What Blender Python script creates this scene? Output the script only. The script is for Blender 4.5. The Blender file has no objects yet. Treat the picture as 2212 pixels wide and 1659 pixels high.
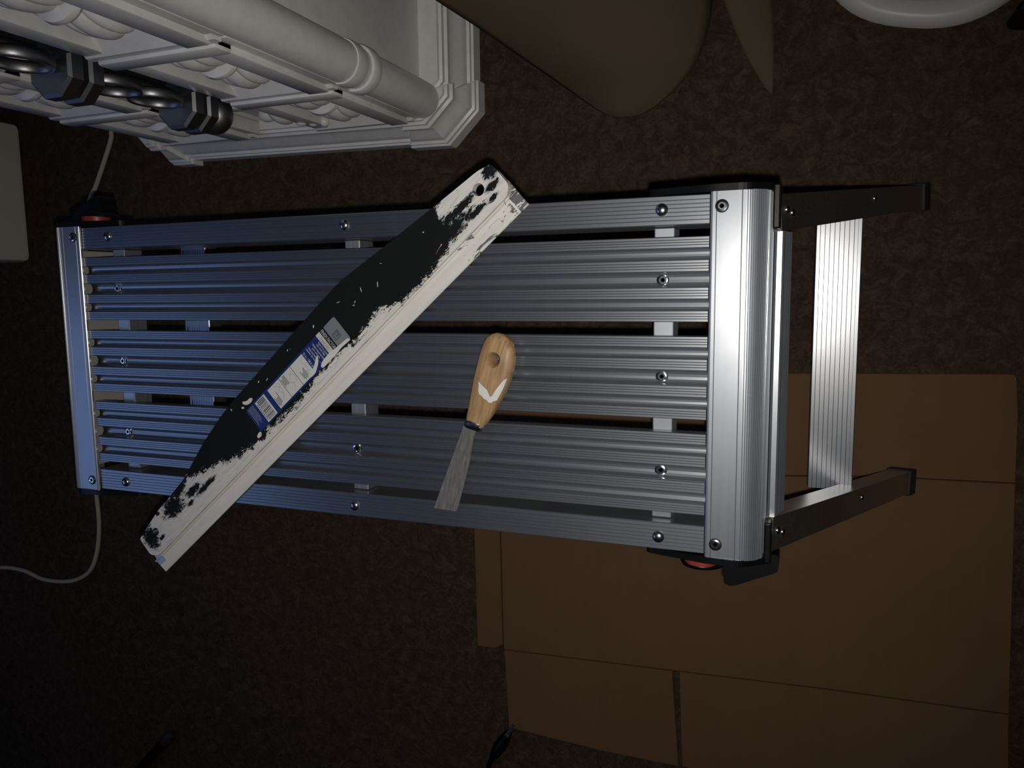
import bpy, bmesh, math, random
from mathutils import Vector, Matrix
random.seed(4)
PI = math.pi
S = bpy.context.scene
C = S.collection

# ------------------------------------------------------------------ camera
FPX, W, H = 1679.83, 2212, 1659
CAM = Vector((0.42562, 0.07570, 1.15436))
ROT = (-0.126209, 0.368730, -0.013243)
cd = bpy.data.cameras.new('camera'); cam = bpy.data.objects.new('camera', cd); C.objects.link(cam)
cd.sensor_fit = 'HORIZONTAL'; cd.sensor_width = 36; cd.lens = FPX / W * 36; cd.clip_start = 0.01
cam.location = CAM; cam.rotation_euler = ROT
S.camera = cam
from mathutils import Euler
RM = Euler(ROT, 'XYZ').to_matrix()

def px(x, y, z):
    """pixel of the photograph -> point on the horizontal plane at height z"""
    d = RM @ Vector(((x - W / 2) / FPX, -(y - H / 2) / FPX, -1))
    return CAM + d * ((z - CAM.z) / d.z)

# ------------------------------------------------------------------ world and light
w = bpy.data.worlds.new('world'); S.world = w; w.use_nodes = True
bg = w.node_tree.nodes['Background']
bg.inputs[0].default_value = (0.55, 0.70, 1.0, 1); bg.inputs[1].default_value = 0.006

fl = bpy.data.lights.new('phone_flash', 'SPOT'); fo = bpy.data.objects.new('phone_flash', fl); C.objects.link(fo)
fo.location = CAM + RM @ Vector((0.004, -0.016, 0.0)); fo.rotation_euler = ROT
fl.energy = 15.0; fl.spot_size = math.radians(112); fl.spot_blend = 1.0; fl.shadow_soft_size = 0.004
fl.color = (1.0, 0.965, 0.92)

wl = bpy.data.lights.new('screen_glow', 'AREA'); wo = bpy.data.objects.new('screen_glow', wl); C.objects.link(wo)
wl.shape = 'RECTANGLE'; wl.size = 1.0; wl.size_y = 0.6; wl.energy = 2.3; wl.color = (0.28, 0.46, 1.0)
wo.location = (-1.50, -0.42, 1.66)
wo.rotation_euler = (Vector((0, 0, 0.5)) - wo.location).to_track_quat('-Z', 'Y').to_euler()

S.view_settings.view_transform = 'Standard'; S.view_settings.look = 'None'
S.view_settings.exposure = 0.0; S.view_settings.gamma = 1.0; S.view_settings.use_curve_mapping = False

# ------------------------------------------------------------------ helpers
def link(name, bm, m, parent=None, smooth=False, loc=None, rz=0.0):
    me = bpy.data.meshes.new(name)
    bmesh.ops.recalc_face_normals(bm, faces=bm.faces[:])
    bm.to_mesh(me); bm.free()
    if smooth:
        me.polygons.foreach_set('use_smooth', [True] * len(me.polygons))
        if smooth != 'all':
            me.set_sharp_from_angle(angle=math.radians(smooth if smooth is not True else 35))
    o = bpy.data.objects.new(name, me); C.objects.link(o)
    if m: me.materials.append(m)
    if parent: o.parent = parent
    if loc: o.location = loc
    o.rotation_euler[2] = rz
    return o

def tag(o, label=None, cat=None, group=None, kind=None):
    if label: o['label'] = label
    if cat: o['category'] = cat
    if group: o['group'] = group
    if kind: o['kind'] = kind
    return o

def thing(name, label, cat, loc=(0, 0, 0), rz=0.0, group=None):
    o = bpy.data.objects.new(name, None); C.objects.link(o); o.empty_display_size = 0.05
    o.location = loc; o.rotation_euler[2] = rz
    return tag(o, label, cat, group)

def box(bm, x0, x1, y0, y1, z0, z1, mat=None, bev=0.0):
    vs = [bm.verts.new((x, y, z)) for z in (z0, z1) for y in (y0, y1) for x in (x0, x1)]
    if mat is not None:
        for v in vs: v.co = mat @ v.co
    fs = [bm.faces.new([vs[i] for i in q]) for q in ((0, 1, 3, 2), (4, 6, 7, 5), (0, 4, 5, 1), (2, 3, 7, 6), (0, 2, 6, 4), (1, 5, 7, 3))]
    if bev > 0:
        es = list({e for f in fs for e in f.edges})
        bmesh.ops.bevel(bm, geom=es, offset=bev, segments=2, affect='EDGES', profile=0.5)
    return bm

def nbox(*a, **k):
    return box(bmesh.new(), *a, **k)

def prism(bm, prof, a, b, axis='x'):
    """extrude the closed 2D profile from a to b along an axis (profile: x->(y,z), y->(x,z), z->(x,y))"""
    def mk(p, t):
        return {'x': (t, p[0], p[1]), 'y': (p[0], t, p[1]), 'z': (p[0], p[1], t)}[axis]
    A = [bm.verts.new(mk(p, a)) for p in prof]; B = [bm.verts.new(mk(p, b)) for p in prof]
    n = len(prof)
    for i in range(n):
        bm.faces.new((A[i], A[(i + 1) % n], B[(i + 1) % n], B[i]))
    bm.faces.new(A); bm.faces.new(B[::-1])
    return bm

def loft(bm, rings, close=True):
    R = [[bm.verts.new(p) for p in r] for r in rings]
    n = len(R[0])
    for a, b in zip(R, R[1:]):
        for i in range(n):
            bm.faces.new((a[i], a[(i + 1) % n], b[(i + 1) % n], b[i]))
    if close:
        bm.faces.new(R[0][::-1]); bm.faces.new(R[-1])
    return bm

def lathe(bm, prof, n=24, mat=None):
    rings = [[Vector((r * math.cos(2 * PI * i / n), r * math.sin(2 * PI * i / n), z)) for i in range(n)] for r, z in prof]
    if mat is not None: rings = [[mat @ v for v in r] for r in rings]
    return loft(bm, rings)

def ellipsoid(bm, c, r, nu=16, nv=10, mat=None):
    m = Matrix.Translation(c) @ (mat if mat is not None else Matrix.Identity(4)) @ Matrix.Diagonal((r[0], r[1], r[2], 1))
    bmesh.ops.create_uvsphere(bm, u_segments=nu, v_segments=nv, radius=1, matrix=m)
    return bm

def catmull(pts, k=8):
    P = [Vector(p) for p in pts]; P = [2 * P[0] - P[1]] + P + [2 * P[-1] - P[-2]]
    out = []
    for i in range(1, len(P) - 2):
        for j in range(k):
            t = j / k; a, b, c, d = P[i - 1], P[i], P[i + 1], P[i + 2]
            out.append(0.5 * ((2 * b) + (c - a) * t + (2 * a - 5 * b + 4 * c - d) * t * t + (3 * b - a - 3 * c + d) * t ** 3))
    out.append(P[-2]); return out

def tube(bm, pts, r, n=10):
    rings = []; up = Vector((0, 0, 1))
    for i, p in enumerate(pts):
        t = (pts[min(i + 1, len(pts) - 1)] - pts[max(i - 1, 0)]).normalized()
        s = t.cross(up)
        s = s.normalized() if s.length > 1e-4 else Vector((1, 0, 0))
        u = s.cross(t)
        rr = r(i / (len(pts) - 1)) if callable(r) else r
        rings.append([p + (s * math.cos(2 * PI * k / n) + u * math.sin(2 * PI * k / n)) * rr for k in range(n)])
    return loft(bm, rings)

def inset(poly, d):
    """offset a counter-clockwise polygon inwards by d"""
    n = len(poly); out = []
    for i in range(n):
        p0, p1, p2 = Vector(poly[i - 1]), Vector(poly[i]), Vector(poly[(i + 1) % n])
        e1 = (p1 - p0).normalized(); e2 = (p2 - p1).normalized()
        n1 = Vector((-e1.y, e1.x)); n2 = Vector((-e2.y, e2.x))
        b = (n1 + n2); k = d / max(0.25, (1 + n1.dot(n2)))
        out.append(tuple(p1 + b * k))
    return out

def rounded(poly, r, k=5):
    out = []; n = len(poly)
    for i in range(n):
        p0, p1, p2 = Vector(poly[i - 1]), Vector(poly[i]), Vector(poly[(i + 1) % n])
        a = p1 + (p0 - p1).normalized() * min(r, (p0 - p1).length * .45)
        c = p1 + (p2 - p1).normalized() * min(r, (p2 - p1).length * .45)
        for j in range(k + 1):
            t = j / k; out.append(tuple((1 - t) ** 2 * a + 2 * t * (1 - t) * p1 + t * t * c))
    return out

# ------------------------------------------------------------------ materials
def mat(name, col, rough=0.5, metal=0.0, **kw):
    m = bpy.data.materials.new(name); m.use_nodes = True
    b = m.node_tree.nodes['Principled BSDF']
    b.inputs['Base Color'].default_value = (*col, 1); b.inputs['Roughness'].default_value = rough
    b.inputs['Metallic'].default_value = metal
    for k, v in kw.items(): b.inputs[k].default_value = v
    return m

class N:
    """small node-building helper"""
    def __init__(s, m):
        s.t = m.node_tree; s.b = s.t.nodes['Principled BSDF']
    def n(s, typ, **kw):
        nd = s.t.nodes.new(typ)
        for k, v in kw.items(): setattr(nd, k, v)
        return nd
    def l(s, a, b): s.t.links.new(a, b)
    def co(s, scale=(1, 1, 1), out='Object', rot=(0, 0, 0)):
        tc = s.n('ShaderNodeTexCoord'); mp = s.n('ShaderNodeMapping')
        mp.inputs['Scale'].default_value = scale; mp.inputs['Rotation'].default_value = rot
        s.l(tc.outputs[out], mp.inputs[0]); return mp.outputs[0]
    def noise(s, vec, scale, detail=4, rough=.55, dist=0.0):
        nd = s.n('ShaderNodeTexNoise'); nd.inputs['Scale'].default_value = scale; nd.inputs['Detail'].default_value = detail
        nd.inputs['Roughness'].default_value = rough; nd.inputs['Distortion'].default_value = dist
        s.l(vec, nd.inputs['Vector']); return nd.outputs['Fac']
    def ramp(s, fac, stops):
        r = s.n('ShaderNodeValToRGB'); e = r.color_ramp.elements
        while len(e) < len(stops): e.new(0.5)
        for q, (p, c) in zip(e, stops):
            q.position = p; q.color = (*c, 1) if len(c) == 3 else c
        s.l(fac, r.inputs[0]); return r.outputs[0]
    def math(s, op, a, b=None, c=None):
        nd = s.n('ShaderNodeMath', operation=op)
        for i, v in enumerate((a, b, c)):
            if v is None: continue
            if isinstance(v, (int, float)): nd.inputs[i].default_value = v
            else: s.l(v, nd.inputs[i])
        return nd.outputs[0]
    def mix(s, f, a, b):
        nd = s.n('ShaderNodeMix', data_type='RGBA')
        if isinstance(f, (int, float)): nd.inputs[0].default_value = f
        else: s.l(f, nd.inputs[0])
        for i, v in ((6, a), (7, b)):
            if isinstance(v, tuple): nd.inputs[i].default_value = (*v, 1)
            else: s.l(v, nd.inputs[i])
        return nd.outputs[2]
    def bump(s, h, strength=.3, dist=.002):
        nd = s.n('ShaderNodeBump'); nd.inputs['Strength'].default_value = strength; nd.inputs['Distance'].default_value = dist
        s.l(h, nd.inputs['Height']); s.l(nd.outputs[0], s.b.inputs['Normal'])

def aluminium(name, axis, rough=.30, col=(.66, .675, .70)):
    """extruded aluminium: fine die lines running along the given axis, faint smudges"""
    m = mat(name, col, rough, 1.0); q = N(m)
    sc = {'x': (1.5, 420, 420), 'y': (420, 1.5, 420), 'z': (420, 420, 1.5)}[axis]
    lines = q.noise(q.co(sc), 1.0, 3, .6)
    smudge = q.noise(q.co((1, 1, 1)), 16, 5, .65)
    q.l(q.math('MULTIPLY_ADD', lines, .16, q.math('MULTIPLY_ADD', smudge, .16, rough - .15)), q.b.inputs['Roughness'])
    q.l(q.ramp(lines, [(.25, tuple(c * .84 for c in col)), (.75, col)]), q.b.inputs['Base Color'])
    q.bump(lines, .10, .0006)
    tg = q.n('ShaderNodeCombineXYZ')                     # die lines scatter light across the extrusion
    for i, c in enumerate({'x': (0, 1, 0), 'y': (1, 0, 0), 'z': (0, 1, 0)}[axis]): tg.inputs[i].default_value = c
    q.l(tg.outputs[0], q.b.inputs['Tangent']); q.b.inputs['Anisotropic'].default_value = .35
    q.b.inputs['Coat Weight'].default_value = 1.0; q.b.inputs['Coat Roughness'].default_value = .285; q.b.inputs['Coat IOR'].default_value = 2.4
    return m

M = {}
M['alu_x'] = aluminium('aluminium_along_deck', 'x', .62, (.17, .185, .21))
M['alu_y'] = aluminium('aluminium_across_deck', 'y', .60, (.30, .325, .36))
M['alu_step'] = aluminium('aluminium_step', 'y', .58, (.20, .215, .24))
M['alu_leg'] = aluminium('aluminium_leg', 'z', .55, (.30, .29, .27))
M['mill'] = mat('bright_mill_aluminium', (.80, .78, .74), .48, .75)
M['chrome'] = mat('bright_rivet', (.72, .73, .75), .18, 1.0)
M['darkrivet'] = mat('dark_polished_rivet', (.48, .49, .52), .24, 1.0)
M['black'] = mat('black_plastic', (.003, .003, .0033), .40, 0.0, **{'Specular IOR Level': .22})
M['rubber'] = mat('black_rubber', (.022, .019, .018), .7)
M['red'] = mat('red_plastic', (.24, .028, .02), .4)
M['socket'] = mat('socket_hole', (.03, .03, .03), .6, 1.0)

# carpet: curly cut pile in two browns
m = mat('brown_carpet', (.08, .05, .03), .95); q = N(m); M['carpet'] = m
q.b.inputs['Specular IOR Level'].default_value = .05
v = q.co((1, 1, 1))
nz = q.n('ShaderNodeTexNoise'); nz.inputs['Scale'].default_value = 30; nz.inputs['Detail'].default_value = 2
q.l(v, nz.inputs['Vector'])
vm = q.n('ShaderNodeVectorMath', operation='MULTIPLY_ADD'); q.l(nz.outputs['Color'], vm.inputs[0])
vm.inputs[1].default_value = (.03, .03, .0); q.l(v, vm.inputs[2])
curl = q.noise(vm.outputs[0], 62, 4, .62, .9)
fib = q.noise(v, 620, 3, .8)
tuft = q.noise(v, 230, 3, .6)
mixf = q.math('ADD', q.math('MULTIPLY', curl, .52), q.math('MULTIPLY_ADD', fib, .34, q.math('MULTIPLY', tuft, .24)))
colr = q.ramp(mixf, [(.38, (.028, .017, .010)), (.55, (.064, .042, .027)), (.74, (.138, .096, .062))])
big = q.noise(v, 2.3, 3, .5)
q.l(q.mix(q.math('MULTIPLY', big, .22), colr, (.066, .043, .034)), q.b.inputs['Base Color'])
q.bump(mixf, .6, .007)

# kraft cardboard with faint flute lines and scuffs
def kraft(name, col, flute=(60, 3, 3)):
    m = mat(name, col, .85); q = N(m); q.b.inputs['Specular IOR Level'].default_value = .12
    fl_ = q.noise(q.co(flute), 1.0, 3, .6); sc = q.noise(q.co(), 7, 5, .6); fi = q.noise(q.co(), 900, 2)
    f = q.math('ADD', q.math('MULTIPLY', fl_, .30), q.math('MULTIPLY_ADD', sc, .5, q.math('MULTIPLY', fi, .20)))
    q.l(q.ramp(f, [(.3, tuple(c * .90 for c in col)), (.7, tuple(c * 1.08 for c in col))]), q.b.inputs['Base Color'])
    q.bump(q.math('MULTIPLY_ADD', sc, .8, q.math('MULTIPLY', fl_, .12)), .35, .004)
    return m
M['card'] = kraft('kraft_cardboard', (.150, .083, .041))
M['card_edge'] = kraft('kraft_cardboard_curl', (.115, .084, .052), (3, 3, 3))

# white painted furniture
m = mat('white_gloss_paint', (.78, .765, .735), .34); q = N(m); M['white'] = m
d_ = q.noise(q.co(), 60, 4, .6)
q.l(q.ramp(d_, [(.3, (.72, .705, .675)), (.6, (.80, .785, .755))]), q.b.inputs['Base Color']); q.bump(d_, .06, .001)
M['white2'] = mat('white_board_paint', (.78, .70, .60), .6)
M['plastic'] = mat('white_plastic', (.56, .53, .49), .4)
M['cable'] = mat('cream_cable_sheath', (.46, .40, .30), .55)
M['gun'] = mat('gunmetal', (.36, .36, .365), .42, 1.0)
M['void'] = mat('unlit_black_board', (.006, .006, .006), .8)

# ------------------------------------------------------------------ floor
bm = bmesh.new()
bmesh.ops.create_grid(bm, x_segments=40, y_segments=40, size=3.0)
floor = tag(link('floor', bm, M['carpet']), kind='structure', label='brown curly cut pile carpet')

# ------------------------------------------------------------------ work platform
ZT = 0.500
plat = thing('work_platform', 'long slatted aluminium work platform with splayed legs standing on the carpet', 'platform', (0, 0, 0))

def rib(y0, y1, z, ng, d=.0005, w_=.00035):
    """top contour of a ridge with ng fine V grooves"""
    o = [(y0, z)]
    for i in range(ng):
        c = y0 + (y1 - y0) * (i + 1) / (ng + 1)
        o += [(c - w_, z), (c, z - d), (c + w_, z)]
    return o + [(y1, z)]

def slat_profile():
    wd = [9.5, 9.4, 9.8, 12.6, 9.8, 9.4, 9.5]; y = -.035; o = []
    for i, k in enumerate(wd):
        k *= .001
        if i % 2 == 0:
            a, b = y, y + k
            o += [(a, ZT - .0008)] + rib(a + .0006, b - .0006, ZT, 3) + [(b, ZT - .0008)]
        else:
            dp = .0085 if i == 3 else .0055
            n = 8
            for j in range(n + 1):                       # rounded channel floor, steep walls
                t = j / n; yy = y + k * (.5 - .5 * math.cos(PI * t)) * .94 + k * .03
                zz = ZT - dp * max(0.0, math.sin(PI * t)) ** .45
                o.append((yy, min(zz, ZT - .001)))
        y += k
    o += [(.035, ZT - .0125), (-.035, ZT - .0125)]
    return o

SX = .3445
sp = slat_profile()
slat_me = None
for k, yc in enumerate((.0817, 0.0, -.0817)):
    if slat_me is None:
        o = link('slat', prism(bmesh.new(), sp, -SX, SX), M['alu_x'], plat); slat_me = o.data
    else:
        o = bpy.data.objects.new('slat', slat_me); C.objects.link(o); o.parent = plat
    o.location.y = yc

def rail_profile(s):
    top = rib(.1268, .1493, ZT, 6, .0005, .00035)
    p = [(.126, ZT - .0008)] + top + [(.150, ZT - .0008), (.150, ZT - .048), (.126, ZT - .048)]
    return [(s * a, b) for a, b in p]
for s in (1, -1):
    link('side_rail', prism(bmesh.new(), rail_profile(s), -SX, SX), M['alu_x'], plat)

for xc in (-.306, 0.0, .306):
    link('cross_beam', nbox(xc - .0085, xc + .0085, -.1255, .1255, ZT - .038, ZT - .0128, bev=.001), M['alu_y'], plat)

def rivet_dome(loc, r, h, m, nm='rivet'):
    pr = [(r * math.cos(a), h * math.sin(a)) for a in [PI / 2 * i / 7 for i in range(7)]] + [(r * .02, h)]
    return link(nm, lathe(bmesh.new(), [(r, -.001)] + pr, 20), m, plat, 60, loc)
def rivet_socket(loc, r=.0047):
    pr = [(r, -.001), (r, .0006), (r * .93, .0013), (r * .70, .0016), (r * .64, .0012), (r * .42, .0012), (r * .36, .0002), (r * .02, .0002)]
    o = link('rivet', lathe(bmesh.new(), pr, 20), M['chrome'], plat, 30, loc)
    link('rivet_seat', lathe(bmesh.new(), [(r * 1.14, -.0005), (r * 1.14, .0004), (r * .98, .0005)], 20), M['socket'], o)
    link('socket', lathe(bmesh.new(), [(r * .34, .0001), (r * .34, .0005), (r * .01, .0005)], 6), M['socket'], o)
    return o
for xc in (-.306, 0.0, .306):
    for s in (1, -1):
        rivet_dome((xc, s * .139, ZT), .0054, .0036, M['darkrivet'])
    for yc in (.0817, 0, -.0817):
        rivet_socket((xc, yc, ZT - .0084))
for sx in (1, -1):
    for sy in (1, -1):
        rivet_socket((sx * .3545, sy * .1395, ZT + .0036))

def cap_profile(s):
    """end cap: flat top, ribbed nose rolling over, two flanges below"""
    z1 = ZT + .0036
    o = [(.3455, ZT + .0002), (.3455, z1 - .0012), (.3462, z1 - .0004), (.3474, z1), (.3500, z1), (.3504, z1 - .0006), (.3508, z1),
         (.3698, z1), (.3702, z1 - .0007), (.3706, z1), (.3728, z1)]
    cx, cz, r = .3730, z1 - .0185, .0185
    nr = 17
    for i in range(nr):
        a0 = PI / 2 - (PI / 2) * i / nr; a1 = PI / 2 - (PI / 2) * (i + .62) / nr; a2 = PI / 2 - (PI / 2) * (i + .81) / nr
        o += [(cx + r * math.cos(a0), cz + r * math.sin(a0)), (cx + r * math.cos(a1), cz + r * math.sin(a1)),
              (cx + (r - .0007) * math.cos(a2), cz + (r - .0007) * math.sin(a2))]
    x1 = cx + r
    o += [(x1, cz), (x1, cz - .006), (x1 - .001, cz - .0064), (x1 - .001, cz - .0076), (x1 + .0005, cz - .008), (x1 + .0005, cz - .016),
          (x1 - .001, cz - .0164), (x1 - .001, cz - .0176), (x1 + .001, cz - .018), (x1 + .001, cz - .030), (x1 - .002, cz - .030), (x1 - .003, cz)]
    for i in range(1, 8):
        a = (PI / 2) * i / 8
        o.append((cx + (r - .0034) * math.cos(a), cz + (r - .0034) * math.sin(a)))
    o += [(.372, ZT + .0002)]
    return [(s * a, b) for a, b in o]
for s in (1, -1):
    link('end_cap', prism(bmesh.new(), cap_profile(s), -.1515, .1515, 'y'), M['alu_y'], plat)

# leg frames, one at each end
LT = Vector((.3905, .1345, .474)); LF = Vector((.5475, .187, .010))
def leg_matrix(sx, sy):
    T = Vector((LT.x * sx, LT.y * sy, LT.z)); F = Vector((LF.x * sx, LF.y * sy, LF.z))
    d = (F - T).normalized(); yv = Vector((0, 1, 0)); nrm = d.cross(yv).normalized(); yv = nrm.cross(d).normalized()
    if nrm.x * sx < 0: nrm = -nrm; yv = -yv
    m_ = Matrix((nrm, yv, -d)).transposed().to_4x4(); m_.translation = F
    return m_, (F - T).length
for sx in (1, -1):
    for sy in (1, -1):
        lm, L = leg_matrix(sx, sy)
        bm = bmesh.new()
        box(bm, .006, .0085, -.0148, .0148, .0, L, lm)                 # channel web facing outwards
        box(bm, -.0165, .006, -.0148, -.0123, .0, L, lm); box(bm, -.0165, .006, .0123, .0148, .0, L, lm)
        leg = link('leg', bm, M['alu_leg'], plat)
        link('rubber_foot', nbox(-.0195, .0115, -.0172, .0172, -.010, .022, lm, .002), M['rubber'], leg)
        for dz, dy in ((L - .012, .002), (L - .024, -.001), (L * .47, 0.004)):
            c = lm @ Vector((.0085, dy, dz))
            mt = Matrix.Translation(c) @ (lm.to_3x3() @ Matrix(((0, 0, 1), (0, 1, 0), (-1, 0, 0)))).to_4x4()
            link('rivet', lathe(bmesh.new(), [(.0035, -.0005), (.0034, .001), (.0024, .0021), (.0001, .0025)], 14, mt), M['chrome'], leg, 60)
        g = bmesh.new()                                               # gusset under the step
        yo = sy * .163
        tri = [(sx * .474, .218), (sx * .490, .168), (sx * .470, .203)]
        prism(g, [(sy * .150, .198), (sy * .118, .198), (sy * .163, .148)], sx * .462, sx * .4655, 'x')
        link('step_gusset', g, M['black'], plat)
    # cross bar at the top of the frame
    p = [(.3935, .4665), (.3955, .4680), (.3995, .4680), (.4010, .4665)]
    for i in range(6):
        t0 = i / 6
        p += [(.4014 + .0045 * t0, .465 - .017 * t0), (.4014 + .0045 * (t0 + .10), .465 - .017 * (t0 + .12)), (.4008 + .0045 * (t0 + .13), .465 - .017 * (t0 + .13))]
    p += [(.4066, .4470), (.4035, .4450)]
    link('frame_bar', prism(bmesh.new(), [(sx * a, b) for a, b in p], -.1205, .1205, 'y'), M['alu_y'], plat)
    link('end_plate', nbox(min(sx * .364, sx * .366), max(sx * .364, sx * .366), -.1255, .1255, .440, .4995), M['mill'], plat)
    # step
    st = []
    zs, x0, x1 = .222, .4250, .4720
    st += [(x0, zs - .026), (x0, zs - .001), (x0 + .001, zs)]
    for i in range(8):
        c = x0 + .0045 + i * .0049
        st += [(c - .0003, zs), (c, zs - .0006), (c + .0003, zs)]
    st += [(x1 - .0045, zs), (x1 - .0042, zs + .0010), (x1 - .001, zs + .0010), (x1, zs), (x1, zs - .028), (x1 - .003, zs - .028), (x1 - .003, zs - .004), (x0 + .003, zs - .004), (x0 + .003, zs - .026)]
    tl = math.radians(1.1)
    xm = (x0 + x1) / 2
    st = [(xm + (a - xm) * math.cos(tl) - (b - zs) * math.sin(tl), zs + (a - xm) * math.sin(-tl) + (b - zs) * math.cos(tl)) for a, b in st]
    link('step', prism(bmesh.new(), [(sx * a, b) for a, b in st], -.1535, .1535, 'y'), M['alu_step'], plat)

# black corner brackets; two of them carry a red release button and a latch
for sx in (1, -1):
    for sy in (1, -1):
        pr = rounded([(.293, .470), (.293, .492), (.312, .4965), (.345, .5045), (.374, .5060), (.3955, .4890), (.3975, .440), (.345, .440), (.330, .456)], .007, 4)
        b_ = link('corner_bracket', prism(bmesh.new(), [(sx * a, z) for a, z in pr], sy * .1512, sy * .1568, 'y'), M['black'], plat)
        link('hinge_clip', nbox(min(sx * .3925, sx * .3985), max(sx * .3925, sx * .3985), min(sy * .121, sy * .1565), max(sy * .121, sy * .1565), .448, .4905, bev=.0015), M['black'], b_)
        if sx * sy < 0:
            # half-recessed round button on the outer face
            mt = Matrix.Translation((sx * .341, sy * .1568, .482)) @ Matrix.Rotation(-sy * PI / 2, 4, 'X')
            pr = [(.0150, -.001), (.0150, .0060), (.0002, .0062)]
            tag(link('release_button', lathe(bmesh.new(), pr, 28, mt), M['red'], b_, 40), 'red release button')
            mt2 = Matrix.Translation((0, 0, -.0045)) @ mt
            link('button_bezel', lathe(bmesh.new(), [(.0185, .0055), (.0190, .0070), (.0180, .0095), (.0150, .0105), (.0002, .0105)], 28, mt2), M['black'], b_, 30)
            lt = rounded([(.3560, .157), (.3580, .189), (.3650, .1905), (.4040, .1725), (.4040, .157)], .004, 3)
            bm = prism(bmesh.new(), [(sx * a, sy * y) for a, y in lt], .438, .462, 'z')
            link('latch', bm, M['black'], b_)

# ------------------------------------------------------------------ paint trim guide lying across the deck
GA = math.radians(41.18)
guide = thing('paint_trim_guide', 'black and white paint-smeared trim guide lying diagonally across the slatted platform', 'paint tool', (-.2525, -.2384, ZT), GA)
OUT = [(.0045, .0235), (.0045, .0465), (.050, .0535), (.106, .0565), (.155, .0680), (.195, .0740), (.222, .0758), (.380, .0778), (.407, .0767), (.447, .0703), (.525, .0588), (.575, .0520), (.5880, .0475), (.5880, .0225), (.580, .0165), (.0150, .0165)]

m = mat('black_plastic_with_white_paint', (.02, .02, .02), .6); q = N(m); M['guide'] = m
tc = q.n('ShaderNodeTexCoord'); sx_ = q.n('ShaderNodeSeparateXYZ'); q.l(tc.outputs['Object'], sx_.inputs[0])
sN = q.math('DIVIDE', sx_.outputs[0], .59); tv = sx_.outputs[1]
fc = q.n('ShaderNodeFloatCurve'); cv = fc.mapping.curves[0]
PB = [(0.0, .066), (.05, .066), (.10, .062), (.145, .056), (.185, .0535), (.225, .046), (.265, .040), (.31, .029), (.36, .025), (.43, .0250), (.50, .0235), (.555, .029), (.60, .028), (.63, .0245), (.68, .0285), (.73, .022), (.77, .0180), (.83, .0185), (.865, .026), (.88, .048), (.90, .060), (.95, .058), (1.0, .049)]
while len(cv.points) < len(PB): cv.points.new(.5, .5)
for p_, (a, b) in zip(cv.points, PB): p_.location = (a, b / .08); p_.handle_type = 'AUTO'
fc.mapping.update(); q.l(sN, fc.inputs['Value'])
tb = q.math('MULTIPLY', fc.outputs[0], .08)
stv = q.co((90, 330, 1))
fray = q.noise(stv, 1.0, 5, .7, .6); blob = q.noise(q.co((1, 1, 1)), 55, 5, .7, 1.2); speck = q.noise(q.co((1, 1, 1)), 95, 2, .5)
dlt = q.math('ADD', q.math('SUBTRACT', tb, tv), q.math('MULTIPLY_ADD', fray, .020, q.math('MULTIPLY_ADD', blob, .022, q.math('MULTIPLY_ADD', q.noise(q.co((420, 620, 1)), 1.0, 3, .7), .016, -.0295))))
cover = q.math('MULTIPLY_ADD', dlt, 420, .5)
# bare black patches left showing in the paint: (s, t, half length, half width)
BARE = [(.0195, .0380, .0090, .0120), (.0720, .0440, .0150, .0090), (.0900, .0530, .0120, .0060), (.1080, .0400, .0100, .0040), (.1250, .0330, .0160, .0028), (.0480, .0510, .0030, .0018),
        (.0330, .0285, .0050, .0020), (.0950, .0320, .0050, .0020), (.5060, .0400, .0240, .0070), (.5180, .0310, .0260, .0060), (.5400, .0400, .0170, .0034), (.5500, .0270, .0110, .0026), (.5830, .0440, .0070, .0055), (.5760, .0330, .0070, .0030), (.5700, .0245, .0050, .0022), (.4900, .0260, .0140, .0040)]
hmax = None
wob = q.noise(q.co((150, 300, 1)), 1.0, 5, .72, .9)
for cs, ct, hs, ht in BARE:
    u = q.math('DIVIDE', q.math('SUBTRACT', sx_.outputs[0], cs), hs); v2 = q.math('DIVIDE', q.math('SUBTRACT', tv, ct), ht)
    d2 = q.math('SUBTRACT', 1.0, q.math('SQRT', q.math('ADD', q.math('MULTIPLY', u, u), q.math('MULTIPLY', v2, v2))))
    hmax = d2 if hmax is None else q.math('MAXIMUM', hmax, d2)
holes_ = q.math('MULTIPLY', q.math('ADD', hmax, q.math('MULTIPLY_ADD', wob, 3.6, -1.50)), 3.0)
near = q.math('GREATER_THAN', hmax, -.6)
holes_ = q.math('MULTIPLY', holes_, near)
cov = q.math('SUBTRACT', cover, q.math('MAXIMUM', holes_, 0.0))
clc = q.n('ShaderNodeClamp'); q.l(cover, clc.inputs[0])
cov = q.math('SUBTRACT', clc.outputs[0], q.math('MAXIMUM', holes_, 0.0))
spk = q.math('MULTIPLY_ADD', speck, 60, -45.6)
clamp = q.n('ShaderNodeClamp'); q.l(q.math('MAXIMUM', cov, spk), clamp.inputs[0])
thin = q.noise(q.co((40, 400, 1)), 1.0, 4, .6)
paint = q.ramp(thin, [(.30, (.50, .515, .53)), (.50, (.68, .655, .60)), (.8, (.72, .69, .63))])
q.b.inputs['Specular IOR Level'].default_value = .12
smear = q.n('ShaderNodeClamp'); q.l(q.math('MULTIPLY', q.math('ADD', hmax, q.math('MULTIPLY_ADD', q.noise(q.co((25, 520, 1)), 1.0, 4, .6), 2.4, -.75)), 1.1), smear.inputs[0])
paint = q.mix(q.math('MULTIPLY', smear.outputs[0], .75), paint, (.15, .19, .24))
q.l(q.mix(clamp.outputs[0], (.0085, .0100, .0092), paint), q.b.inputs['Base Color'])
q.bump(q.math('MULTIPLY_ADD', fray, .2, clamp.outputs[0]), .35, .0006)

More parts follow.
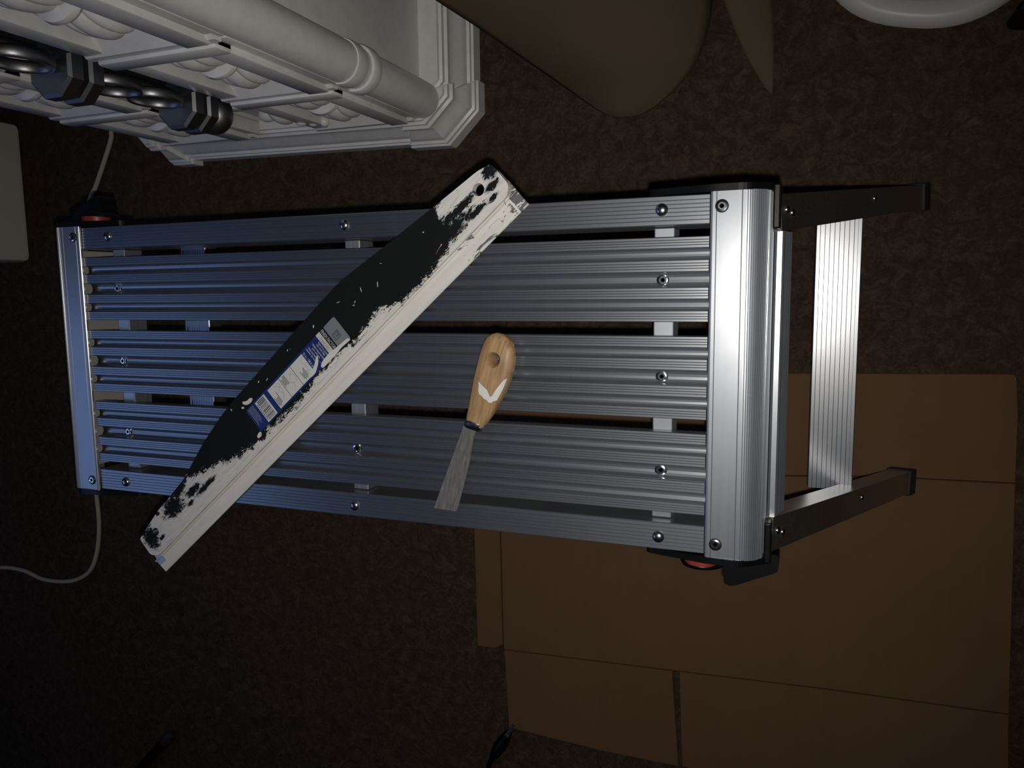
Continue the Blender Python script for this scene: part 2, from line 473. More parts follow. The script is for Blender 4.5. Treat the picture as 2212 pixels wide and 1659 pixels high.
def plate_with_holes(out, holes, z0, z1, bev=.0008):
    """thick outline plate with round through holes"""
    bm = bmesh.new(); segs = []
    def ring(pts, z): 
        vs = [bm.verts.new((x, y, z)) for x, y in pts]
        return vs, [bm.edges.new((vs[i], vs[(i + 1) % len(vs)])) for i in range(len(vs))]
    loops = [out] + [[(cx + r * math.cos(2 * PI * i / 20), cy + r * math.sin(2 * PI * i / 20)) for i in range(20)] for cx, cy, r in holes]
    rings = []
    for z in (z0, z1):
        es = []; vv = []
        for lp in loops:
            v_, e_ = ring(lp, z); es += e_; vv.append(v_)
        bmesh.ops.triangle_fill(bm, use_beauty=True, edges=es)
        rings.append(vv)
    for a, b in zip(*rings):
        n = len(a)
        for i in range(n): bm.faces.new((a[i], a[(i + 1) % n], b[(i + 1) % n], b[i]))
    return bm
HOL = [(.5645, .0395, .0056), (.0310, .0385, .0042)]
holder = link('handle_plate', plate_with_holes(rounded(OUT, .004, 3), HOL, .0032, .0108), M['guide'], guide)
m = mat('white_painted_steel', (.68, .655, .60), .5); q = N(m); M['blade'] = m
tc = q.n('ShaderNodeTexCoord'); sx_ = q.n('ShaderNodeSeparateXYZ'); q.l(tc.outputs['Object'], sx_.inputs[0])
e1 = q.math('MULTIPLY', q.math('LESS_THAN', sx_.outputs[0], .012), q.math('GREATER_THAN', sx_.outputs[1], .009))
e2 = q.math('MULTIPLY', q.math('GREATER_THAN', sx_.outputs[0], .579), q.math('GREATER_THAN', q.noise(q.co((60, 200, 1)), 1.0, 4, .7, 1), .50))
e3 = q.math('MULTIPLY', q.math('COMPARE', sx_.outputs[0], .545, .032), q.math('GREATER_THAN', q.noise(q.co((50, 190, 1)), 1.0, 5, .7, 1), .57))
e4 = q.math('GREATER_THAN', q.noise(q.co((120, 160, 1)), 1.0, 2, .5, .3), .80)
bare = q.math('MAXIMUM', q.math('MAXIMUM', e1, e2), q.math('MAXIMUM', e3, e4))
tone = q.noise(q.co((14, 160, 1)), 1.0, 3)
q.l(q.mix(bare, q.ramp(tone, [(.3, (.62, .60, .55)), (.7, (.72, .695, .635))]), q.mix(e1, (.10, .10, .11), (.32, .38, .55))), q.b.inputs['Base Color'])
# steel edge: flat flange with the lip turned up under the holder
bm = bmesh.new()
prof = [(0, .0016), (.0004, .0026), (.0142, .0048), (.0155, .0070), (.0166, .0070), (.0172, .0030), (.0290, .0030), (.0290, .0018), (.016, .0018)]
prism(bm, prof, 0, .5885, 'x')
link('steel_edge', bm, M['blade'], guide)
m_st = mat('copper_staple', (.42, .26, .20), .35, 1.0)
bm = bmesh.new(); tube(bm, catmull([(.4965, .0265, .0106), (.4972, .0267, .0118), (.5060, .0287, .0120), (.5068, .0289, .0106)], 4), .0008, 8)
link('staple', bm, m_st, guide, 60)

# label sticker on the guide (text runs across the guide, its top towards the far end)
ink = {k: mat('label_' + k, c, .45) for k, c in dict(blue=(.006, .022, .135), grey=(.19, .195, .215), cream=(.56, .54, .50), black=(.006, .006, .006), white=(.64, .63, .60), silver=(.30, .31, .33), pencil=(.33, .33, .33), dgrey=(.115, .118, .13)).items()}
ZL = .01085
label = bpy.data.objects.new('label', None)
lab = link('label', prism(bmesh.new(), rounded([(.2255, .0300), (.3745, .0300), (.3745, .0578), (.2255, .0578)], .0030, 4), ZL, ZL + .0002, 'z'), ink['blue'], guide)
bpy.data.objects.remove(label)
tag(lab, 'blue, grey and white product label')
def patch(nm, s0, s1, t0, t1, k, lv=1, rnd=0.0):
    poly = [(s0, t0), (s1, t0), (s1, t1), (s0, t1)]
    if rnd: poly = rounded(poly, rnd, 4)
    return link(nm, prism(bmesh.new(), poly, ZL + .00012 * lv, ZL + .0002 + .00012 * lv, 'z'), ink[k], lab)
patch('grey_header', .3572, .3745, .0300, .0578, 'grey', 1, .0026)
patch('name_band', .3515, .3578, .0300, .0578, 'black', 2)
patch('grade_band', .3455, .3517, .0300, .0578, 'cream', 1)
patch('emblem', .3600, .3688, .0385, .0465, 'dgrey', 2)
patch('emblem_bar', .3618, .3632, .0405, .0450, 'grey', 3); patch('emblem_bar', .3646, .3658, .0420, .0450, 'grey', 3); patch('emblem_bar', .3618, .3670, .0395, .0405, 'grey', 3)
patch('instruction_panel', .2622, .3200, .0318, .0556, 'white', 1)
patch('panel_divider', .2810, .2814, .0318, .0556, 'black', 2); patch('panel_divider', .3003, .3007, .0318, .0556, 'black', 2)
patch('barcode_panel', .2405, .2560, .0312, .0560, 'white', 1)
t_ = .0325
random.seed(9)
while t_ < .0545:                                     # bars of the barcode
    wv = random.choice((.00025, .00045, .0007)); patch('bar', .2430, .2540, t_, t_ + wv, 'black', 2); t_ += wv + random.choice((.0004, .0006, .0009))
for k in range(8):                                    # tiny digits below the bars
    patch('digit', .2412, .2424, .0345 + k * .0024, .0345 + k * .0024 + .0011, 'black', 2)
for c0 in (.2632, .2826, .3060):                      # lines of fine print in the instruction cells
    for r in range(5):
        a = .0335 + random.random() * .002 + (0.010 if c0 == .2826 else 0)
        patch('print_line', c0 + r * .0014, c0 + r * .0014 + .0005, a, min(.0545, a + .007 + random.random() * .006), 'black', 2)
for k, pts in enumerate(([(.2720, .036), (.2760, .040), (.2740, .046), (.2785, .050), (.2760, .054)], [(.2725, .038), (.2775, .043), (.2765, .049), (.2715, .053)],
                         [(.2890, .034), (.2930, .039), (.2915, .046), (.2970, .050), (.2985, .054)], [(.2910, .042), (.2965, .040), (.2990, .046), (.2935, .051)],
                         [(.3080, .034), (.3130, .036), (.3165, .043), (.3145, .050), (.3180, .054)], [(.3120, .040), (.3185, .038), (.3190, .046), (.3140, .045)])):
    bm = bmesh.new(); tube(bm, catmull([(a, b, ZL + .0004) for a, b in pts], 6), .00018, 5)
    link('sketch_line', bm, ink['pencil'], lab)
dg = None
def text(s_, t0, body, size, k, lv=3, nm='lettering', xs=1.0):
    cu = bpy.data.curves.new('lettering', 'FONT'); cu.body = body; cu.size = size; cu.resolution_u = 2
    tmp = bpy.data.objects.new('tmp', cu); C.objects.link(tmp)
    me = bpy.data.meshes.new_from_object(tmp.evaluated_get(bpy.context.evaluated_depsgraph_get()))
    bpy.data.objects.remove(tmp); bpy.data.curves.remove(cu)
    o = bpy.data.objects.new(nm, me); C.objects.link(o); me.materials.clear(); me.materials.append(ink[k]); o.parent = lab
    # text x -> towards the blade (-t), text y -> +s
    o.rotation_euler[2] = -PI / 2; o.scale = (xs, 1, 1); o.location = (s_, t0, ZL + .0002 + .00012 * lv + .0001)
    return o
text(.3526, .0572, 'FINISH FACTORY', .0052, 'white', 3, xs=.62)
text(.3466, .0525, 'STANDARD', .0045, 'grey', 3, xs=.62)
for i, (ln, t0) in enumerate((('Paint Trim Guide', .0510), ('with Steel Edge', .0510), ('Guide à bord en acier', .0540), ('pour peinture', .0515), ('Guía con borde', .0545), ('metálico de acero', .0555))):
    text(.3425 - i * .0027 - (.0008 if i > 1 else 0) - (.0008 if i > 3 else 0), t0, ln, .0029, 'white', 2, xs=.80)
text(.3212, .0550, '23 in. / 58,4 cm', .0040, 'white', 2, xs=.74)
for s_ in (.3387, .3325): patch('rule_line', s_ - .0012, s_ - .0010, .0330, .0560, 'silver', 1)
for r in range(6):
    patch('print_line', .2285 + r * .0015, .2289 + r * .0015, .036 + .002 * (r % 3), .0565, 'silver', 1)
# dried paint flecks over the label and plate
M['fleck'] = mat('dried_white_paint', (.68, .655, .60), .5)
def fleck(pts, z=.0113):
    pts = [(a, b) for a, b in pts]
    ar = sum(pts[i - 1][0] * pts[i][1] - pts[i][0] * pts[i - 1][1] for i in range(len(pts)))
    if ar < 0: pts = pts[::-1]
    r = rounded(pts, .0025, 3)
    return link('paint_fleck', prism(bmesh.new(), r, .0106, z + .0003, 'z'), M['fleck'], guide)
fleck([(.2280, .0655), (.2310, .0610), (.2375, .0595), (.2420, .0612), (.2405, .0640), (.2340, .0640), (.2300, .0672)])
fleck([(.2235, .0620), (.2262, .0606), (.2270, .0625), (.2248, .0640)])
fleck([(.2180, .0270), (.2230, .0262), (.2260, .0300), (.2240, .0312), (.2185, .0298)])
fleck([(.3300, .0290), (.3480, .0290), (.3600, .0300), (.3740, .0290), (.3720, .0322), (.3560, .0338), (.3460, .0352), (.3340, .0345), (.3290, .0320)])
fleck([(.3140, .0335), (.3240, .0375), (.3330, .0430), (.3335, .0412), (.3290, .0360), (.3200, .0312), (.3120, .0312)])
for s0, t0, a, b, an in ((.3500, .0660, .0020, .0008, .6), (.3880, .0640, .0026, .0004, -.5), (.4150, .0560, .0030, .0004, 1.1), (.2600, .0690, .0016, .0006, .3), (.4320, .0475, .0034, .0004, .8), (.3990, .0505, .0013, .0008, -.8), (.4020, .0520, .0015, .0004, .4), (.4480, .0590, .0018, .0003, -1.), (.2700, .0640, .0022, .0004, .2), (.2120, .0700, .0016, .0005, 1.2), (.3100, .0690, .0013, .0004, .5)):
    ca, sa = math.cos(an), math.sin(an)
    fleck([(s0 + u * ca - v_ * sa, t0 + u * sa + v_ * ca) for u, v_ in ((-a, -b * .3), (-a * .2, -b), (a, b * .2), (a * .1, b * .6))])

# ------------------------------------------------------------------ putty knife
knife = thing('putty_knife', 'old putty knife with a wooden handle lying on the slatted platform', 'putty knife', (.1394, -.0474, ZT), math.radians(74.92))
m = mat('worn_wood', (.42, .26, .12), .5); q = N(m); M['wood'] = m
g1 = q.noise(q.co((14, 230, 120)), 1.0, 4, .6, .5); g2 = q.noise(q.co((30, 60, 60)), 1.0, 4, .6)
cc = q.ramp(g1, [(.3, (.23, .125, .045)), (.55, (.40, .255, .125)), (.8, (.47, .32, .175))])
q.l(q.mix(q.math('MULTIPLY_ADD', g2, 2.2, -1.0), cc, (.20, .105, .04)), q.b.inputs['Base Color']); q.bump(g1, .2, .0005)
m = mat('rusty_steel', (.26, .25, .235), .55, .6); q = N(m); M['rsteel'] = m
r1 = q.noise(q.co((1, 1, 1)), 95, 5, .7); r2 = q.noise(q.co((60, 400, 1)), 1, 3)
c1 = q.ramp(r2, [(.3, (.16, .155, .145)), (.7, (.30, .285, .265))])
q.l(q.mix(q.math('MULTIPLY_ADD', r1, 9, -5.6), c1, (.055, .022, .012)), q.b.inputs['Base Color']); q.bump(r1, .15, .0006)
SEC = [(0.000, 0.0, .0088, .0070), (.006, -.0008, .0102, .0076), (.014, -.0024, .0120, .0084), (.026, -.0040, .0142, .0090), (.038, -.0052, .0160, .0094),
       (.050, -.0060, .0169, .0095), (.062, -.0062, .0169, .0094), (.070, -.0058, .0162, .0090), (.077, -.0052, .0145, .0082), (.082, -.0047, .0120, .0070), (.0855, -.0043, .0085, .0052), (.0877, -.0040, .0040, .0028)]
def super_ring(s_, c, hw, ht, zc, n=40, e=.62):
    o = []
    for i in range(n):
        a = 2 * PI * i / n; ca, sa = math.cos(a), math.sin(a)
        o.append(Vector((s_, c + hw * math.copysign(abs(ca) ** e, ca), zc + ht * math.copysign(abs(sa) ** e, sa))))
    return o
ZK = .0103
bm = loft(bmesh.new(), [super_ring(s_, c, hw, ht, ZK + .0002) for s_, c, hw, ht in SEC])
handle = link('handle', bm, M['wood'], knife, 50)
cut = link('cutter', lathe(bmesh.new(), [(.0040, -.02), (.0040, ZK + .0050), (.0078, ZK + .0102), (.0078, .05)], 28, Matrix.Translation((.0648, -.0052, 0))), None, knife)
md = handle.modifiers.new('hole', 'BOOLEAN'); md.object = cut; md.operation = 'DIFFERENCE'; md.solver = 'EXACT'
bpy.context.view_layer.update()
me2 = bpy.data.meshes.new_from_object(handle.evaluated_get(bpy.context.evaluated_depsgraph_get()))
handle.modifiers.clear(); handle.data = me2
me2.set_sharp_from_angle(angle=math.radians(40))
bpy.data.objects.remove(cut)
bm = loft(bmesh.new(), [super_ring(s_, c, hw, ht, ZK, e=.8) for s_, c, hw, ht in ((-.0045, .0016, .0082, .0050), (-.0035, .0014, .0092, .0064), (0, .0005, .0097, .0078), (.0028, -.0001, .0100, .0081), (.0036, -.0002, .0096, .0078))])
link('ferrule', bm, mat('dark_steel_collar', (.17, .17, .18), .38, 1.0), knife, 50)
BL = [(-.0030, .0045, .0064, .0102), (-.010, .0055, .0066, .0094), (-.020, .0064, .0074, .0080), (-.033, .0074, .0086, .0062), (-.050, .0090, .0096, .0046), (-.068, .0107, .0106, .0032), (-.084, .0124, .0113, .0022), (-.0925, .0134, .0115, .0016)]
bm = bmesh.new(); rg = []
for s_, c, hw, z in BL:
    sk = -.0025 if s_ < -.09 else 0
    rg.append([Vector((s_ - sk, c - hw, z)), Vector((s_ + sk, c + hw, z)), Vector((s_ + sk, c + hw, z + .0011)), Vector((s_ - sk, c - hw, z + .0011))])
loft(bm, rg)
link('blade', bm, M['rsteel'], knife)
# white paint chip on the handle: a patch lofted onto the handle's surface
def on_handle(s_, t, lift=.0004):
    for (a, b) in zip(SEC, SEC[1:]):
        if a[0] <= s_ <= b[0]:
            f = (s_ - a[0]) / (b[0] - a[0]); c, hw, ht = [a[i] + (b[i] - a[i]) * f for i in (1, 2, 3)]
            u = max(-.999, min(.999, (t - c) / (hw)))
            return Vector((s_, t, ZK + ht * (1 - abs(u) ** (2 / .62)) ** (.62 / 2) + lift))
    return Vector((s_, t, ZK))
SPL = [(.0420, .0035), (.0400, .0000), (.0385, -.0030), (.0370, -.0065), (.0345, -.0085), (.0315, -.0105), (.0330, -.0125), (.0380, -.0140), (.0440, -.0165), (.0500, -.0195), (.0520, -.0215),
       (.0440, -.0205), (.0370, -.0190), (.0300, -.0172), (.0285, -.0145), (.0262, -.0125), (.0262, -.0105), (.0280, -.0080), (.0280, -.0055), (.0300, -.0030), (.0310, .0000), (.0345, .0018), (.0380, .0020)]
bm = bmesh.new()
vs = [bm.verts.new((a, b, 0)) for a, b in SPL]
bm.faces.new(vs); bmesh.ops.triangulate(bm, faces=bm.faces[:])
bmesh.ops.subdivide_edges(bm, edges=bm.edges[:], cuts=3, use_grid_fill=True)
for v_ in bm.verts: v_.co = on_handle(v_.co.x, v_.co.y, .00035)
tag(link('paint_patch', bm, mat('white_paint_chip', (.66, .645, .61), .5), knife, 60), 'white paint patch')

# ------------------------------------------------------------------ white carved cabinet
cab = thing('carved_cabinet', 'white painted cabinet with carved panels, corner column and moulded plinth on the carpet', 'cabinet')
def cbox(nm, x0, x1, y0, y1, z0, z1, m=None, bev=.002, parent=None, smooth=30):
    return link(nm, nbox(x0, x1, y0, y1, z0, z1, bev=bev), m or M['white'], parent or cab, smooth)
ZB, HC = .098, .78
# plinth moulding: loft of insets over its height
PROF = [(0, 0), (.024, 0), (.026, .003), (.032, .003), (.034, .007), (.040, .0075), (.046, .010), (.056, .0165), (.066, .0195), (.074, .0200), (.075, .016), (.082, .016), (.085, .020), (.092, .020), (.094, .024), (ZB, .025)]
def moulded(nm, poly, k=1.0):
    rings = [[Vector((p[0], p[1], z)) for p in inset(poly, d * k)] for z, d in PROF]
    return link(nm, loft(bmesh.new(), rings), M['white'], cab, 28)
moulded('plinth_moulding', [(-.655, .313), (-.130, .305), (-.0690, .370), (-.0690, .70), (-.655, .70)])
moulded('corner_block', [(-.180, .300), (-.112, .299), (-.062, .347), (-.062, .392), (-.180, .392)])
moulded('corner_block', [(-.705, .345), (-.665, .306), (-.620, .305), (-.620, .39), (-.705, .39)])
# carcass: two uprights with a dark recess between
cbox('carcass_side', -.300, -.123, .346, .68, ZB, HC)
cbox('carcass_side', -.600, -.408, .346, .68, ZB, HC)
cbox('top_board', -.64, -.06, .30, .70, HC, HC + .03)
cbox('lower_board', -.410, -.298, .352, .50, ZB, .205)
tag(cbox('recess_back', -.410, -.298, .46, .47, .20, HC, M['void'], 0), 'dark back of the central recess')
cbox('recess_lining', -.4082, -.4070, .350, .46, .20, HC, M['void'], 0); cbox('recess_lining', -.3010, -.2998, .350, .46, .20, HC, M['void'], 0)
# round column at the corner
r = .0255; zc = .292
pr = [(r, ZB), (r, zc - .024), (r + .0028, zc - .022), (r + .0036, zc - .016), (r + .0026, zc - .010), (r - .002, zc - .009), (r - .002, zc + .003), (r + .0022, zc + .005), (r + .0026, zc + .013), (r + .001, zc + .016), (r, zc + .017), (r, HC)]
col = link('column', lathe(bmesh.new(), [(r, ZB), (r, HC)], 40, Matrix.Translation((-.1185, .352, 0))), M['white'], cab, 40)
for z0, z1, dr in ((zc - .030, zc - .011, .0042), (zc + .000, zc + .022, .0022)):
    pr = [(r * .9, z0), (r + dr * .7, z0), (r + dr, z0 + .003), (r + dr, z1 - .003), (r + dr * .7, z1), (r * .9, z1)]
    link('column_ring', lathe(bmesh.new(), pr, 40, Matrix.Translation((-.1185, .352, 0))), M['white'], col, 30)
# carved panels: frame bars proud of the carcass, ribbon-and-leaf ornament inside
def ornament(parent, xc, zc_, y):
    bm = bmesh.new()
    for sz in (1, -1):
        tilt = Matrix.Rotation(sz * .10, 4, 'X')
        for dx, w_, dy in ((0, .017, .0), (-.016, .011, .004), (.016, .011, .004)):
            ellipsoid(bm, Vector((xc + dx, y - .004 + dy, zc_ + sz * .036)), (w_, .017, .034), 18, 12, tilt)
    o = link('leaf_ornament', bm, M['white'], parent, 'all')
    bm = bmesh.new()
    lp = []
    prb = [(.012, 0), (.0185, .003), (.021, .008), (.0195, .013), (.012, .016)]
    mt = Matrix.Translation((xc, y - .001, zc_ - .008)) @ Matrix.Diagonal((1.35, 1.0, 1, 1))
    lathe(bm, prb, 28, mt)
    link('ribbon_band', bm, M['white'], o, 50)
    for sg in (-1, 1):
        link('side_bead', ellipsoid(bmesh.new(), Vector((xc + sg * .030, y - .001, zc_ - .004)), (.007, .008, .016)), M['white'], o, 'all')
def carved_panel(x0, x1, z0, z1, orn=.0):
    yb, yf = .346, .318
    p = link('panel_field', nbox(x0 + .004, x1 - .004, yb - .004, yb + .001, z0 + .002, z1 - .002), M['white'], cab)
    b = .004
    link('frame_bar', nbox(x0, x0 + .030, yf + .006, yb, z0, z1, bev=b), M['white'], p, 30)
    link('frame_bar', nbox(x1 - .042, x1 - .010, yf, yb, z0 + .004, z1, bev=b), M['white'], p, 30)
    link('frame_bar', nbox(x1 - .012, x1 + .004, yf + .008, yb, z0 + .001, z1, bev=.002), M['white'], p, 30)
    link('frame_bar', nbox(x0 + .004, x1 - .010, yf - .0005, yb, z1 - .026, z1, bev=.004), M['white'], p, 30)
    prf = [(yb, z0), (yf + .004, z0), (yf + .004, z0 + .010), (yb - .004, z0 + .032), (yb, z0 + .032)]
    link('frame_bar', prism(bmesh.new(), prf, x0 + .002, x1 - .002, 'x'), M['white'], p)
    ornament(p, (x0 + x1) / 2 - .004, (z0 + z1) / 2 + .004 + orn, yb - .006)
for z0, z1 in ((.100, .3025), (.303, .5055), (.506, .7085)):
    carved_panel(-.302, -.128, z0, z1)
for z0, z1 in ((.100, .3165), (.317, .5195), (.520, .7225)):
    carved_panel(-.594, -.414, z0, z1)
# small carved pieces low in the centre
for c_, r_ in (((-.372, .348, .128), (.017, .011, .012)), ((-.310, .336, .175), (.016, .016, .028)), ((-.296, .330, .150), (.010, .010, .010)), ((-.284, .330, .137), (.009, .009, .009)), ((-.272, .330, .125), (.008, .008, .008))):
    link('carved_bead', ellipsoid(bmesh.new(), Vector(c_), r_, 20, 12), M['white'], cab, 'all')
cbox('centre_rail', -.408, -.300, .336, .352, .205, .222)
# polished metal pull standing in the recess
XR, YR = -.362, .322
pull = link('metal_pull', lathe(bmesh.new(), [(.006, .262), (.006, .74)], 12, Matrix.Translation((XR, YR + .012, 0))), M['gun'], cab, 40)
tag(pull, 'polished dark metal pull with rings and octagonal collars')
bm = bmesh.new(); ellipsoid(bm, Vector((XR, YR, .258)), (.0275, .0275, .023), 24, 14); link('ball_finial', bm, M['gun'], pull, 'all')
for z in (.292, .319, .474, .501, .660, .687):
    rr = .034; t = .020; mt = Matrix.Translation((XR, YR, z - t / 2)) @ Matrix.Rotation(PI / 8, 4, 'Z')
    link('octagonal_collar', lathe(bmesh.new(), [(rr - .004, 0), (rr, .003), (rr, t - .003), (rr - .004, t)], 8, mt), M['gun'], pull)
for za, zb in ((.330, .396), (.394, .464), (.512, .580), (.578, .650)):
    bm = bmesh.new(); n1, n2 = 36, 10; cz_ = (za + zb) / 2; rz_ = (zb - za) / 2; rx_ = .029
    rings = []
    for i in range(n1):
        a = 2 * PI * i / n1; cpt = Vector((XR + rx_ * math.cos(a), YR, cz_ + rz_ * math.sin(a))); nd = Vector((math.cos(a), 0, math.sin(a)))
        rings.append([cpt + nd * .0028 * math.cos(2 * PI * k / n2) + Vector((0, .0070 * math.sin(2 * PI * k / n2), 0)) for k in range(n2)])
    rings.append(rings[0])
    loft(bm, rings, False); bmesh.ops.remove_doubles(bm, verts=bm.verts[:], dist=1e-6)
    link('ring', bm, M['gun'], pull, 'all')
link('pull_mount', nbox(XR - .008, XR + .008, YR + .01, .462, .62, .64), M['gun'], pull)

# ------------------------------------------------------------------ flattened cardboard on the floor
card = thing('cardboard_sheet', 'flattened brown cardboard box lying on the carpet beneath the platform legs', 'cardboard')
def card_panel(nm, pts, z0=.001, z1=.0055, rnd=0.0):
    poly = [tuple(px(x, y, z1).xy) for x, y in pts]
    ar = sum(poly[i - 1][0] * poly[i][1] - poly[i][0] * poly[i - 1][1] for i in range(len(poly)))
    if ar < 0: poly = poly[::-1]
    if rnd: poly = rounded(poly, rnd, 5)
    rings = [[Vector((x, y, z0)) for x, y in poly], [Vector((x, y, z1 - .0014)) for x, y in poly], [Vector((x, y, z1)) for x, y in inset(poly, .0009)]]
    return link(nm, loft(bmesh.new(), rings), M['card'], card)
card_panel('panel', [(1020, 808), (1690, 806), (2190, 808), (2197, 815), (2200, 900), (2194, 1044), (1900, 1029), (1660, 1027), (1020, 1045)])
card_panel('panel', [(1020, 1046.5), (1660, 1028.5), (1900, 1030.5), (2194, 1045.5), (2180, 1543), (1800, 1490), (1458, 1449), (1088, 1402), (1086, 1400), (1082, 1130), (1082, 1100), (1020, 1100)][:1] + [(1660, 1028.5), (1900, 1030.5), (2194, 1045.5), (2180, 1543), (1800, 1490), (1458, 1449), (1088, 1403), (1080, 1100), (1022, 1100)])
card_panel('glue_tab', [(1022, 1101.5), (1078, 1101.5), (1085.5, 1392), (1072, 1400), (1031, 1396), (1027, 1250)])
card_panel('flap', [(1089, 1405), (1453, 1450.5), (1453, 1470), (1466, 1656), (1300, 1622), (1099, 1572)])
card_panel('flap', [(1467, 1452), (1800, 1492.5), (2180, 1546), (2177, 1800), (1800, 1730), (1473, 1656)])

# ------------------------------------------------------------------ curled brown board by the cabinet
def curl(nm, label, rows, n=18, bulge=0.05):
    """rows: (left px, left z, right px, right z) from the lowest row up; surface bellies out between them"""
    bm = bmesh.new(); g = []
    L_ = catmull([px(a[0], a[1], za) for a, za, b, zb in rows], 6); R_ = catmull([px(b[0], b[1], zb) for a, za, b, zb in rows], 6)
    for l, r_ in zip(L_, R_):
        wv = (r_ - l).length
        g.append([bm.verts.new(l.lerp(r_, k / n) + Vector((0, -.15, 1)).normalized() * (bulge * wv * 4 * (k / n) * (1 - k / n))) for k in range(n + 1)])
    for a, b in zip(g, g[1:]):
        for k in range(n): bm.faces.new((a[k], a[k + 1], b[k + 1], b[k]))
    o = link(nm, bm, M['card_edge'], None, 'all')
    md = o.modifiers.new('thickness', 'SOLIDIFY'); md.thickness = .004; md.offset = -1
    return tag(o, label, 'cardboard')
curl('curled_cardboard', 'wide smooth brown board curling up off the carpet beside the white cabinet plinth',
     [((1328, 254), .005, (1356, 254), .005), ((1302, 244), .007, (1388, 246), .006), ((1268, 223), .015, (1430, 220), .010), ((1215, 186), .038, (1470, 182), .016), ((1130, 128), .090, (1508, 128), .022), ((1035, 62), .150, (1532, 55), .030), ((940, 0), .205, (1540, 0), .038), ((860, -60), .25, (1545, -60), .046), ((760, -130), .29, (1545, -140), .055)], 24, .15)
curl('curled_cardboard', 'narrow strip of brown board with a pale torn edge rising off the carpet',
     [((1656, 196), .006, (1668, 203), .006), ((1625, 145), .014, (1671, 170), .010), ((1598, 92), .022, (1672, 110), .014), ((1578, 40), .034, (1671, 50), .018), ((1564, 0), .044, (1668, 0), .024), ((1550, -60), .06, (1662, -60), .03)], 10, .06)

# ------------------------------------------------------------------ white board at the left, cable
wb = thing('white_furniture_end', 'white painted furniture end with rounded corner standing on the carpet', 'furniture')
bm = nbox(-1.60, -1.078, .143, .418, .0, .42, bev=.012)
link('end_panel', bm, M['white2'], wb, 35)
link('trim_strip', nbox(-1.0785, -1.0745, .175, .40, .075, .36, bev=.0015), M['white2'], wb)

pts = [px(x, y, .0046) for x, y in ((262, 200), (242, 275), (240, 300), (228, 340), (208, 400), (190, 450))] + [Vector((-.945, .10, .0046)), Vector((-.955, -.10, .0046)), Vector((-.950, -.25, .0046))] + \
      [px(x, y, .0046) for x, y in ((208, 1065), (214, 1130), (210, 1190), (195, 1232), (165, 1252), (130, 1256), (90, 1250), (50, 1232), (0, 1226), (-60, 1240))]
bm = bmesh.new(); tube(bm, catmull(pts, 8), .0044, 10)
tag(link('power_cable', bm, M['cable'], None, 'all'), 'cream coloured cable trailing over the dark carpet', 'cable')

# ------------------------------------------------------------------ black plug and cord, dark rod, bottom edge
plug = thing('power_plug', 'black moulded plug with two prongs at the end of a cord', 'plug', tuple(px(1078, 1610, 0)))
P0 = px(1062, 1640, .012) - plug.location; P1 = px(1098, 1584, .012) - plug.location
ax = (P1 - P0); Lp = ax.length; ax.normalize(); mt = Matrix.Translation(P0) @ ax.to_track_quat('Z', 'Y').to_matrix().to_4x4() @ Matrix.Diagonal((.72, 1.15, 1, 1))
link('plug_body', lathe(bmesh.new(), [(.004, -.012), (.006, 0), (.0115, Lp * .18), (.0155, Lp * .45), (.0150, Lp * .70), (.011, Lp * .9), (.009, Lp)], 18, mt), M['black'], plug, 50)
for sg in (1, -1):
    mm = Matrix.Translation(P1) @ ax.to_track_quat('Z', 'Y').to_matrix().to_4x4()
    link('prong', nbox(-.0032, .0032, sg * .006 - .0007, sg * .006 + .0007, -.002, .016, mm), M['gun'], plug)
bm = bmesh.new(); tube(bm, catmull([P0 + Vector((0, 0, -.002)), px(1056, 1655, .006) - plug.location, px(1050, 1690, .005) - plug.location, px(1030, 1750, .005) - plug.location], 8), .0048, 10)
link('cord', bm, M['black'], plug, 'all')

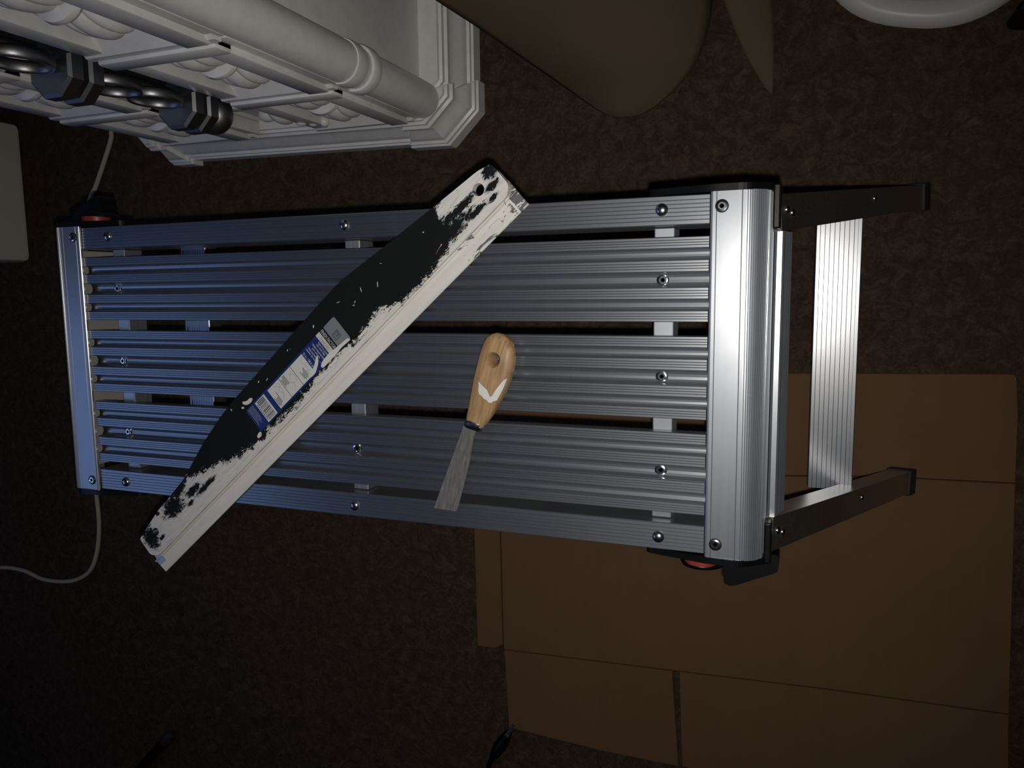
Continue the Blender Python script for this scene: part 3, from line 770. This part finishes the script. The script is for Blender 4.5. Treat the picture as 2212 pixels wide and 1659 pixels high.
rod = thing('dark_rod', 'dark round rod with a rounded tip on the unlit carpet', 'rod', tuple(px(340, 1620, 0)))
A_ = px(368, 1588, .012) - rod.location; B_ = px(250, 1720, .012) - rod.location
ax = (B_ - A_); Lr = ax.length; mt = Matrix.Translation(A_) @ ax.to_track_quat('Z', 'Y').to_matrix().to_4x4()
link('shaft', lathe(bmesh.new(), [(.0105, .02), (.0105, Lr)], 16, mt), M['black'], rod, 40)
link('tip', lathe(bmesh.new(), [(.002, -.006), (.009, -.003), (.0118, .004), (.0118, .018), (.0105, .024)], 16, mt), M['rubber'], rod, 40)

# ------------------------------------------------------------------ white plastic rim and dark case, top right
rim = thing('white_plastic_tub', 'rounded white plastic tub with a dark opening on the carpet', 'tub')
CX, CY, AX, AY, TW = .566, .601, .150, .208, math.radians(-12)
def oval(d, z, dy=0.0, n=64):
    o = []
    for i in range(n):
        a = 2 * PI * i / n; ca, sa = math.cos(a), math.sin(a); e = .80
        x = (AX - d) * math.copysign(abs(ca) ** e, ca); y = (AY - d) * math.copysign(abs(sa) ** e, sa)
        o.append(Vector((CX + x * math.cos(TW) - y * math.sin(TW), CY + x * math.sin(TW) + y * math.cos(TW) + dy, z)))
    return o
link('shell', loft(bmesh.new(), [oval(.012, .0), oval(.004, .004), oval(0, .012), oval(.003, .022), oval(.010, .027), oval(.014, .0275), oval(.026, .0265), oval(.036, .020), oval(.040, .008), oval(.042, .006)]), M['plastic'], rim, 40)
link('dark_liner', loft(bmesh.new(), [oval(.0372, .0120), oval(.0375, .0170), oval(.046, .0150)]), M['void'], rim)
case = thing('black_case', 'matte black case with rounded corner beside the white tub', 'case', tuple(px(2190, 20, 0)))
cp = [px(x, y, .0) - case.location for x, y in ((2176, 66), (2172, 44), (2260, -20), (2400, -30), (2420, 60))]
poly = [(v_.x, v_.y) for v_ in cp][::-1]
if sum(poly[i - 1][0] * poly[i][1] - poly[i][0] * poly[i - 1][1] for i in range(5)) < 0: poly = poly[::-1]
pr_ = rounded(poly, .015, 5)
link('case_body', loft(bmesh.new(), [[Vector((x, y, 0)) for x, y in pr_], [Vector((x, y, .05)) for x, y in pr_], [Vector((x, y, .056)) for x, y in inset(pr_, .005)]]), M['black'], case, 30)
link('case_lid', loft(bmesh.new(), [[Vector((x, y, .056)) for x, y in inset(pr_, .004)], [Vector((x, y, .068)) for x, y in inset(pr_, .004)], [Vector((x, y, .072)) for x, y in inset(pr_, .010)]]), M['rubber'], case, 30)
